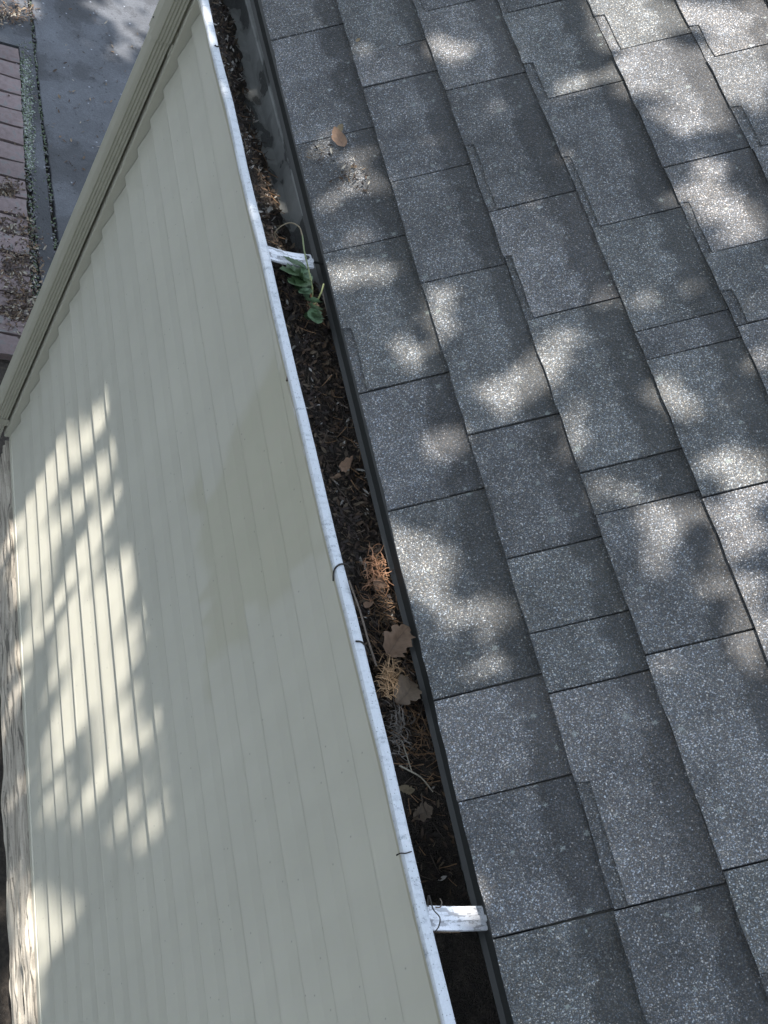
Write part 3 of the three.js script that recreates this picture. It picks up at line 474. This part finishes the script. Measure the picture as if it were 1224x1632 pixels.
{
  const w = thing('gutter_weed', 'green weed with a looped stem sprouting from the gutter litter', 'plant');
  const base = V(496, 492, -0.045); w.position.copy(base);
  const L = (px, py, h) => V(px, py, h).sub(base);
  const gst = STD({ color: rgb(0.16, 0.19, 0.09), roughness: 0.6 }), bst = STD({ color: rgb(0.17, 0.14, 0.09), roughness: 0.7 });
  const gleaf = STD({ map: leafTex(0.055, 0.10, 0.04, 171), roughness: 0.5 }), pleaf = STD({ map: leafTex(0.13, 0.21, 0.115, 172), roughness: 0.5 });
  mesh('stem', tube([L(497, 490, -0.045), L(498, 462, -0.02), L(492, 430, -0.002), L(485, 400, 0.008), L(482, 375, 0.012)], 0.0016, 0.0013, 20, 6), gst, w);
  mesh('stem', tube([L(482, 376, 0.012), L(476, 361, 0.010), L(462, 355, 0.004), L(446, 362, -0.008), L(438, 372, -0.02), L(440, 382, -0.035)], 0.0013, 0.0010, 20, 6), bst, w);
  mesh('stem', tube([L(516, 452, -0.01), L(512, 466, -0.02), L(505, 480, -0.035), L(498, 492, -0.045)], 0.0014, 0.0018, 12, 5), gst, w);
  const lf = (px, py, h, len, wid, yaw, pitch, roll, m, curl = 0.25, s = 3) => { const o = mesh('leaf', leafGeo(len, wid, curl, 0.3, 14, 8, 0.45, s), m, w); o.position.copy(L(px, py, h)); o.rotation.set(pitch, yaw, roll, 'YXZ'); };
  lf(490, 435, -0.010, 0.056, 0.030, -1.35, 0.2, -0.2, gleaf, 0.2, 31);
  lf(492, 445, -0.012, 0.054, 0.034, -0.95, 0.3, -0.3, gleaf, 0.3, 32);
  lf(494, 452, -0.018, 0.046, 0.030, -1.9, 0.5, -0.3, gleaf, 0.3, 33);
  lf(491, 440, -0.016, 0.050, 0.012, -1.6, 0.1, -0.1, gleaf, 0.3, 41); lf(493, 447, -0.02, 0.056, 0.014, -1.15, 0.1, -0.2, gleaf, 0.3, 42); lf(494, 455, -0.024, 0.048, 0.03, -0.8, 0.3, -0.2, gleaf, 0.3, 43); lf(488, 425, -0.014, 0.044, 0.02, -1.75, 0.2, -0.2, gleaf, 0.2, 44);
  for (let k = 0; k < 9; k++) lf(R(485, 498), R(428, 470), R(-0.035, -0.015), R(0.026, 0.046), R(0.012, 0.026), R(-2.1, -0.5), R(-0.3, 0.5), R(-0.5, 0.1), k % 4 ? gleaf : pleaf, R(0.2, 0.5), 60 + k);
  for (let k = 0; k < 5; k++) lf(R(494, 502), R(476, 500), R(-0.04, -0.025), R(0.024, 0.04), R(0.012, 0.022), R(-0.9, 0.5), R(-0.3, 0.4), R(-0.4, 0.1), k % 2 ? gleaf : pleaf, R(0.2, 0.5), 80 + k);
  lf(497, 478, -0.022, 0.036, 0.030, -0.2, 0.2, 0.1, pleaf, 0.5, 34);
  lf(500, 490, -0.026, 0.050, 0.026, -0.1, 0.1, -0.25, pleaf, 0.3, 35);
  lf(485, 428, -0.008, 0.018, 0.014, -1.0, 0.3, 0.2, pleaf, 0.3, 36);
  lf(503, 500, -0.034, 0.040, 0.022, -0.7, 0.2, -0.2, gleaf, 0.3, 37);
}

// ---------------------------------------------------------------- the tree overhead, whose leaves break the sun into flecks
{
  const tree = thing('shade_tree', 'broad leafy tree whose bough overhangs the roof and drive', 'tree');
  tree.position.set(-4.6, GROUND, 5.2);
  const bark = STD({ map: tex(128, 256, (i, j) => { const f = fbm(i / 6, j / 22, 181, 0, 4), t = 0.05 + 0.14 * f; return [t * 1.1, t, t * 0.85]; }, 0.5, 1), roughness: 0.95 });
  const o = tree.position, T = (x, y, z) => new THREE.Vector3(x, y, z).sub(o);
  mesh('trunk', tube([T(-4.6, GROUND - 0.1, 5.2), T(-4.5, -1, 5.1), T(-4.5, 1.5, 4.9), T(-4.2, 4.0, 4.2), T(-4.1, 6.2, 3.6)], 0.26, 0.09, 30, 12), bark, tree);
  for (const pts of [[[-4.35, 2.6, 4.6], [-4.0, 3.6, 3.0], [-3.5, 4.2, 1.6], [-3.0, 4.4, 0.2], [-2.7, 4.4, -1.2]], [[-3.7, 4.0, 2.2], [-2.2, 4.3, 1.5], [-0.6, 4.4, 1.0], [0.9, 4.3, 0.6]], [[-3.8, 3.9, 2.4], [-5.2, 4.3, 1.4], [-6.6, 4.5, 0.6], [-8, 4.4, 0.1]], [[-4.1, 5.0, 3.8], [-2.5, 5.6, 3.4], [-0.8, 5.7, 2.9]], [[-4.2, 4.8, 3.9], [-6.0, 5.4, 3.4], [-7.6, 5.5, 3.0]]])
    mesh('limb', tube(pts.map(p => T(...p)), 0.085, 0.014, 24, 8), bark, tree);
  // openings in the crown: what the photograph shows in sun, carried up along the sun's rays
  const HY = 4, up = p => p.clone().addScaledVector(SUN, (HY - p.y) / SUN.y);
  const holes = [];
  const hole = (surf, px, py, rx, ry, keep = 0.03, rot = 0) => {
    if (surf === 'roof' && rx > 24) keep += 0.10;
    const f = surf === 'roof' ? roofHit : surf === 'wall' ? wallHit : (x, y) => level(x, y, surf === 'ground' ? GROUND : -0.05);
    const pts = []; for (let k = 0; k < 14; k++) { const a = k / 14 * 6.2832, r = 0.9 + 0.5 * (hash(k, Math.round(px), 5) - 0.5), ex = Math.cos(a) * rx * r, ey = Math.sin(a) * ry * r; const q = up(f(px + ex * Math.cos(rot) - ey * Math.sin(rot), py + ex * Math.sin(rot) + ey * Math.cos(rot))); pts.push([q.x, q.z]); }
    const cx = pts.reduce((s, p) => s + p[0], 0) / 14, cz = pts.reduce((s, p) => s + p[1], 0) / 14; const m = surf === 'wall' ? 0.034 : surf === 'ground' ? 0.04 : 0.02;
    const e = pts.map(([x, z]) => { const l = Math.hypot(x - cx, z - cz) || 1; return [x + (x - cx) / l * m, z + (z - cz) / l * m]; });
    holes.push({ e, keep, x0: Math.min(...e.map(p => p[0])), x1: Math.max(...e.map(p => p[0])), z0: Math.min(...e.map(p => p[1])), z1: Math.max(...e.map(p => p[1])) });
  };
  const inside = (e, x, z) => { let c = false; for (let i = 0, j = e.length - 1; i < e.length; j = i++) if ((e[i][1] > z) !== (e[j][1] > z) && x < (e[j][0] - e[i][0]) * (z - e[i][1]) / (e[j][1] - e[i][1]) + e[i][0]) c = !c; return c; };
  // roof
  for (const h of [[965, 15, 40, 30, 0.01], [1190, 115, 70, 60, 0.04], [1030, 90, 60, 50, 0.02], [1195, 205, 30, 40, 0.06], [1110, 75, 110, 70, 0.03], [1205, 50, 50, 60, 0.02], [1130, 165, 60, 50, 0.06], [1010, 35, 80, 70, 0.015], [1160, 40, 120, 60, 0.012], [1060, 130, 85, 66, 0.02], [1200, 130, 40, 40, 0.08], [1100, 205, 60, 22, 0.05], [935, 110, 45, 25, 0.05], [735, 82, 16, 14, 0], [1140, 285, 50, 24, 0.05], [1180, 345, 60, 26, 0.05], [560, 440, 22, 16, 0.02], [630, 520, 26, 30, 0], [660, 570, 22, 16, 0.03], [720, 690, 22, 16, 0.04], [805, 650, 28, 18, 0], [820, 605, 30, 16, 0.04], [1080, 640, 24, 22, 0], [1155, 722, 26, 15, 0], [1060, 835, 56, 42, 0.02], [1185, 860, 44, 40, 0.05], [1195, 1020, 46, 46, 0.02], [1070, 1060, 30, 14, 0.04], [680, 930, 30, 44, 0.03], [720, 1000, 40, 34, 0.05], [790, 970, 20, 20, 0.06], [700, 1075, 26, 20, 0.04], [890, 575, 30, 22, 0.10], [915, 690, 20, 20, 0.08], [600, 300, 34, 12, 0.02], [510, 235, 20, 16, 0.02], [960, 770, 30, 18, 0.1], [530, 320, 20, 30, 0.12], [1215, 770, 30, 60, 0.08], [1130, 930, 24, 20, 0.1]]) hole('roof', ...h);
  for (const [x, y, a, b] of [[600, 440, 60, 40], [640, 540, 60, 50], [800, 620, 80, 50], [880, 600, 60, 50], [1080, 660, 80, 60], [1160, 730, 60, 50], [1060, 830, 90, 60], [1190, 880, 50, 90], [700, 950, 60, 90], [770, 1010, 50, 60], [950, 770, 60, 40], [1150, 330, 80, 60], [1130, 200, 90, 50], [930, 110, 60, 60], [1195, 1030, 50, 40], [560, 300, 60, 40], [1020, 480, 70, 50], [720, 680, 60, 50], [1200, 560, 40, 60]])
    for (let k = 0; k < 4; k++) hole('roof', x + gauss() * a * 0.6, y + gauss() * b * 0.6, R(7, 15), R(7, 13), 0);
  for (let k = 0; k < 70; k++) hole('roof', R(520, 1220), R(40, 1100), R(5, 10), R(5, 10), 0);
  // gutter
  for (const h of [[600, 920, 30, 38, 0], [630, 1085, 26, 34, 0.02], [415, 120, 14, 14, 0], [425, 280, 16, 20, 0], [440, 365, 14, 14, 0.04], [460, 405, 20, 12, 0.02], [500, 480, 14, 18, 0.04], [730, 1460, 36, 16, 0.05], [505, 600, 10, 50, 0.15]]) hole('gutter', ...h);
  // wall: flecks below the shadow of the eave
  for (const h of [[110, 1135, 26, 88, 0, 0.42], [85, 1290, 22, 46, 0, 0.3], [85, 1455, 30, 70, 0, 0.25], [170, 950, 60, 34, 0.05, -0.6], [140, 690, 14, 56, 0, 0.6], [170, 635, 12, 22, 0, 0.5], [60, 790, 22, 40, 0.04, 0.5], [45, 900, 18, 60, 0.05, 0.3], [120, 930, 26, 40, 0.06, 0.5], [195, 1385, 60, 44, 0.10, -0.3], [235, 1260, 26, 60, 0.10, 0.2], [245, 1170, 16, 26, 0.04, 0.3], [265, 1450, 26, 40, 0.12, 0.1], [140, 1000, 40, 30, 0.08, -0.5], [30, 1380, 28, 120, 0.03, 0], [35, 1580, 28, 80, 0.03, 0], [14, 880, 12, 60, 0.05, 0], [20, 1120, 14, 60, 0.12, 0], [150, 1370, 30, 40, 0.12, 0.2], [200, 900, 30, 20, 0.05, -0.5]]) hole('wall', h[0], h[1], h[2], h[3], h[4], h[5]);
  for (let k = 0; k < 46; k++) { const y = R(640, 1530), xm = lerp(170, 290, (y - 640) / 890), x = xm - 8 - rnd() * (xm - 40); hole('wall', x, y, R(6, 13), R(12, 34), 0, R(0.1, 0.6)); }
  // drive beyond the corner
  for (const h of [[225, 15, 60, 34, 0.02], [215, 62, 22, 18, 0.05], [190, 85, 14, 10, 0.1], [170, 8, 40, 16, 0.15], [25, 12, 34, 14, 0.05]]) hole('ground', ...h);
  const lg = leafGeo(1, 0.66, 0.12, 0.18, 3, 2, 0, 2); lg.translate(-0.5, 0, 0);
  const lm = STD({ color: 0xffffff, roughness: 0.8 });
  const spots = [];
  const C = new THREE.Vector3(-3.1, 4.1, 1.05);
  const tryLeaf = (x, y, z, s) => { const p = new THREE.Vector3(x, y, z), q = up(p); for (const h of holes) if (q.x > h.x0 && q.x < h.x1 && q.z > h.z0 && q.z < h.z1 && inside(h.e, q.x, q.z) && rnd() > h.keep) return; spots.push([p, s]); };
  for (let k = 0; k < 84000; k++) { let a, b, c; do { a = R(-1, 1); b = R(-1, 1); c = R(-1, 1); } while (a * a + b * b + c * c > 1); tryLeaf(C.x + a * 4.9 + 0.25 * Math.sin(c * 7), C.y + b * 1.15 + 0.2 * Math.sin(a * 9), C.z + c * 1.9, R(0.06, 0.105)); }
  for (let k = 0; k < 16000; k++) { const a = R(0, 6.283), r = Math.sqrt(rnd()), cl = Math.floor(rnd() * 60); const cx = -4.2 + 4.2 * Math.cos(cl * 2.4) * Math.sqrt((cl + 1) / 60), cz = 4.3 + 1.9 * Math.sin(cl * 2.4) * Math.sqrt((cl + 1) / 60), cy = 5.3 + 1.1 * hash(cl, 3, 9); tryLeaf(cx + gauss() * 0.42, cy + gauss() * 0.3, cz + gauss() * 0.42, R(0.08, 0.13)); }
  const im = shade(new THREE.InstancedMesh(lg, lm, spots.length)), m4 = new THREE.Matrix4(), q = new THREE.Quaternion();
  spots.forEach(([p, s], k) => { q.setFromEuler(new THREE.Euler(R(-0.7, 0.7), R(0, 6.283), R(-0.7, 0.7), 'YXZ')); m4.compose(p.sub(o), q, new THREE.Vector3(s, s, s)); im.setMatrixAt(k, m4); const t = R(0.7, 1.3); im.setColorAt(k, rgb(0.075 * t, 0.13 * t, 0.035 * t)); });
  im.name = 'crown'; im.userData.kind = 'stuff'; tree.add(im);
}
// added trees, unseen, put round the yard to close off the low sky
{
  const lg = leafGeo(1, 0.7, 0.12, 0.18, 2, 2, 0, 2), lm = STD({ color: 0xffffff, roughness: 0.85 }), bark = STD({ color: rgb(0.09, 0.075, 0.06), roughness: 0.95 });
  const t = thing('added_tree', 'added unseen leafy tree that closes off the low sky', 'tree', 'added trees that close off the low sky');
  mesh('trunk', tube([new THREE.Vector3(0, -0.1, 0), new THREE.Vector3(0.1, 2, 0.1), new THREE.Vector3(0, 5, 0)], 0.22, 0.08, 12, 8), bark, t);
  const n = 5200, im = shade(new THREE.InstancedMesh(lg, lm, n)), m4 = new THREE.Matrix4(), q = new THREE.Quaternion();
  for (let k = 0; k < n; k++) { const cl = Math.floor(rnd() * 46), a = cl * 2.399, y = (cl + 0.5) / 46, r = 2.3 * Math.sin(Math.PI * (0.12 + 0.85 * y)); q.setFromEuler(new THREE.Euler(R(-0.9, 0.9), R(0, 6.28), R(-0.9, 0.9), 'YXZ')); const s = R(0.16, 0.3), c = R(0.7, 1.3); m4.compose(new THREE.Vector3(Math.cos(a) * r + gauss() * 0.5, 0.7 + y * 6.3 + gauss() * 0.35, Math.sin(a) * r + gauss() * 0.5), q, new THREE.Vector3(s, s, s)); im.setMatrixAt(k, m4); im.setColorAt(k, rgb(0.06 * c, 0.105 * c, 0.03 * c)); }
  im.name = 'crown'; im.userData.kind = 'stuff'; t.add(im);
  [[9, 3], [9.5, -2], [8.5, 8], [3, 11], [-2.5, 12], [-8, 11.5], [-13, 9], [-15, 3], [-16, -3], [9, -7]].forEach(([x, z], k) => { const o = k ? t.clone() : t; if (k) { o.name = numbered('added_tree'); scene.add(o); } o.position.set(x, GROUND, z); o.rotation.y = k * 1.3; const f = 0.9 + 0.3 * hash(k, 4, 4); o.scale.set(f, f, f); });
}
renderer.render(scene, camera);
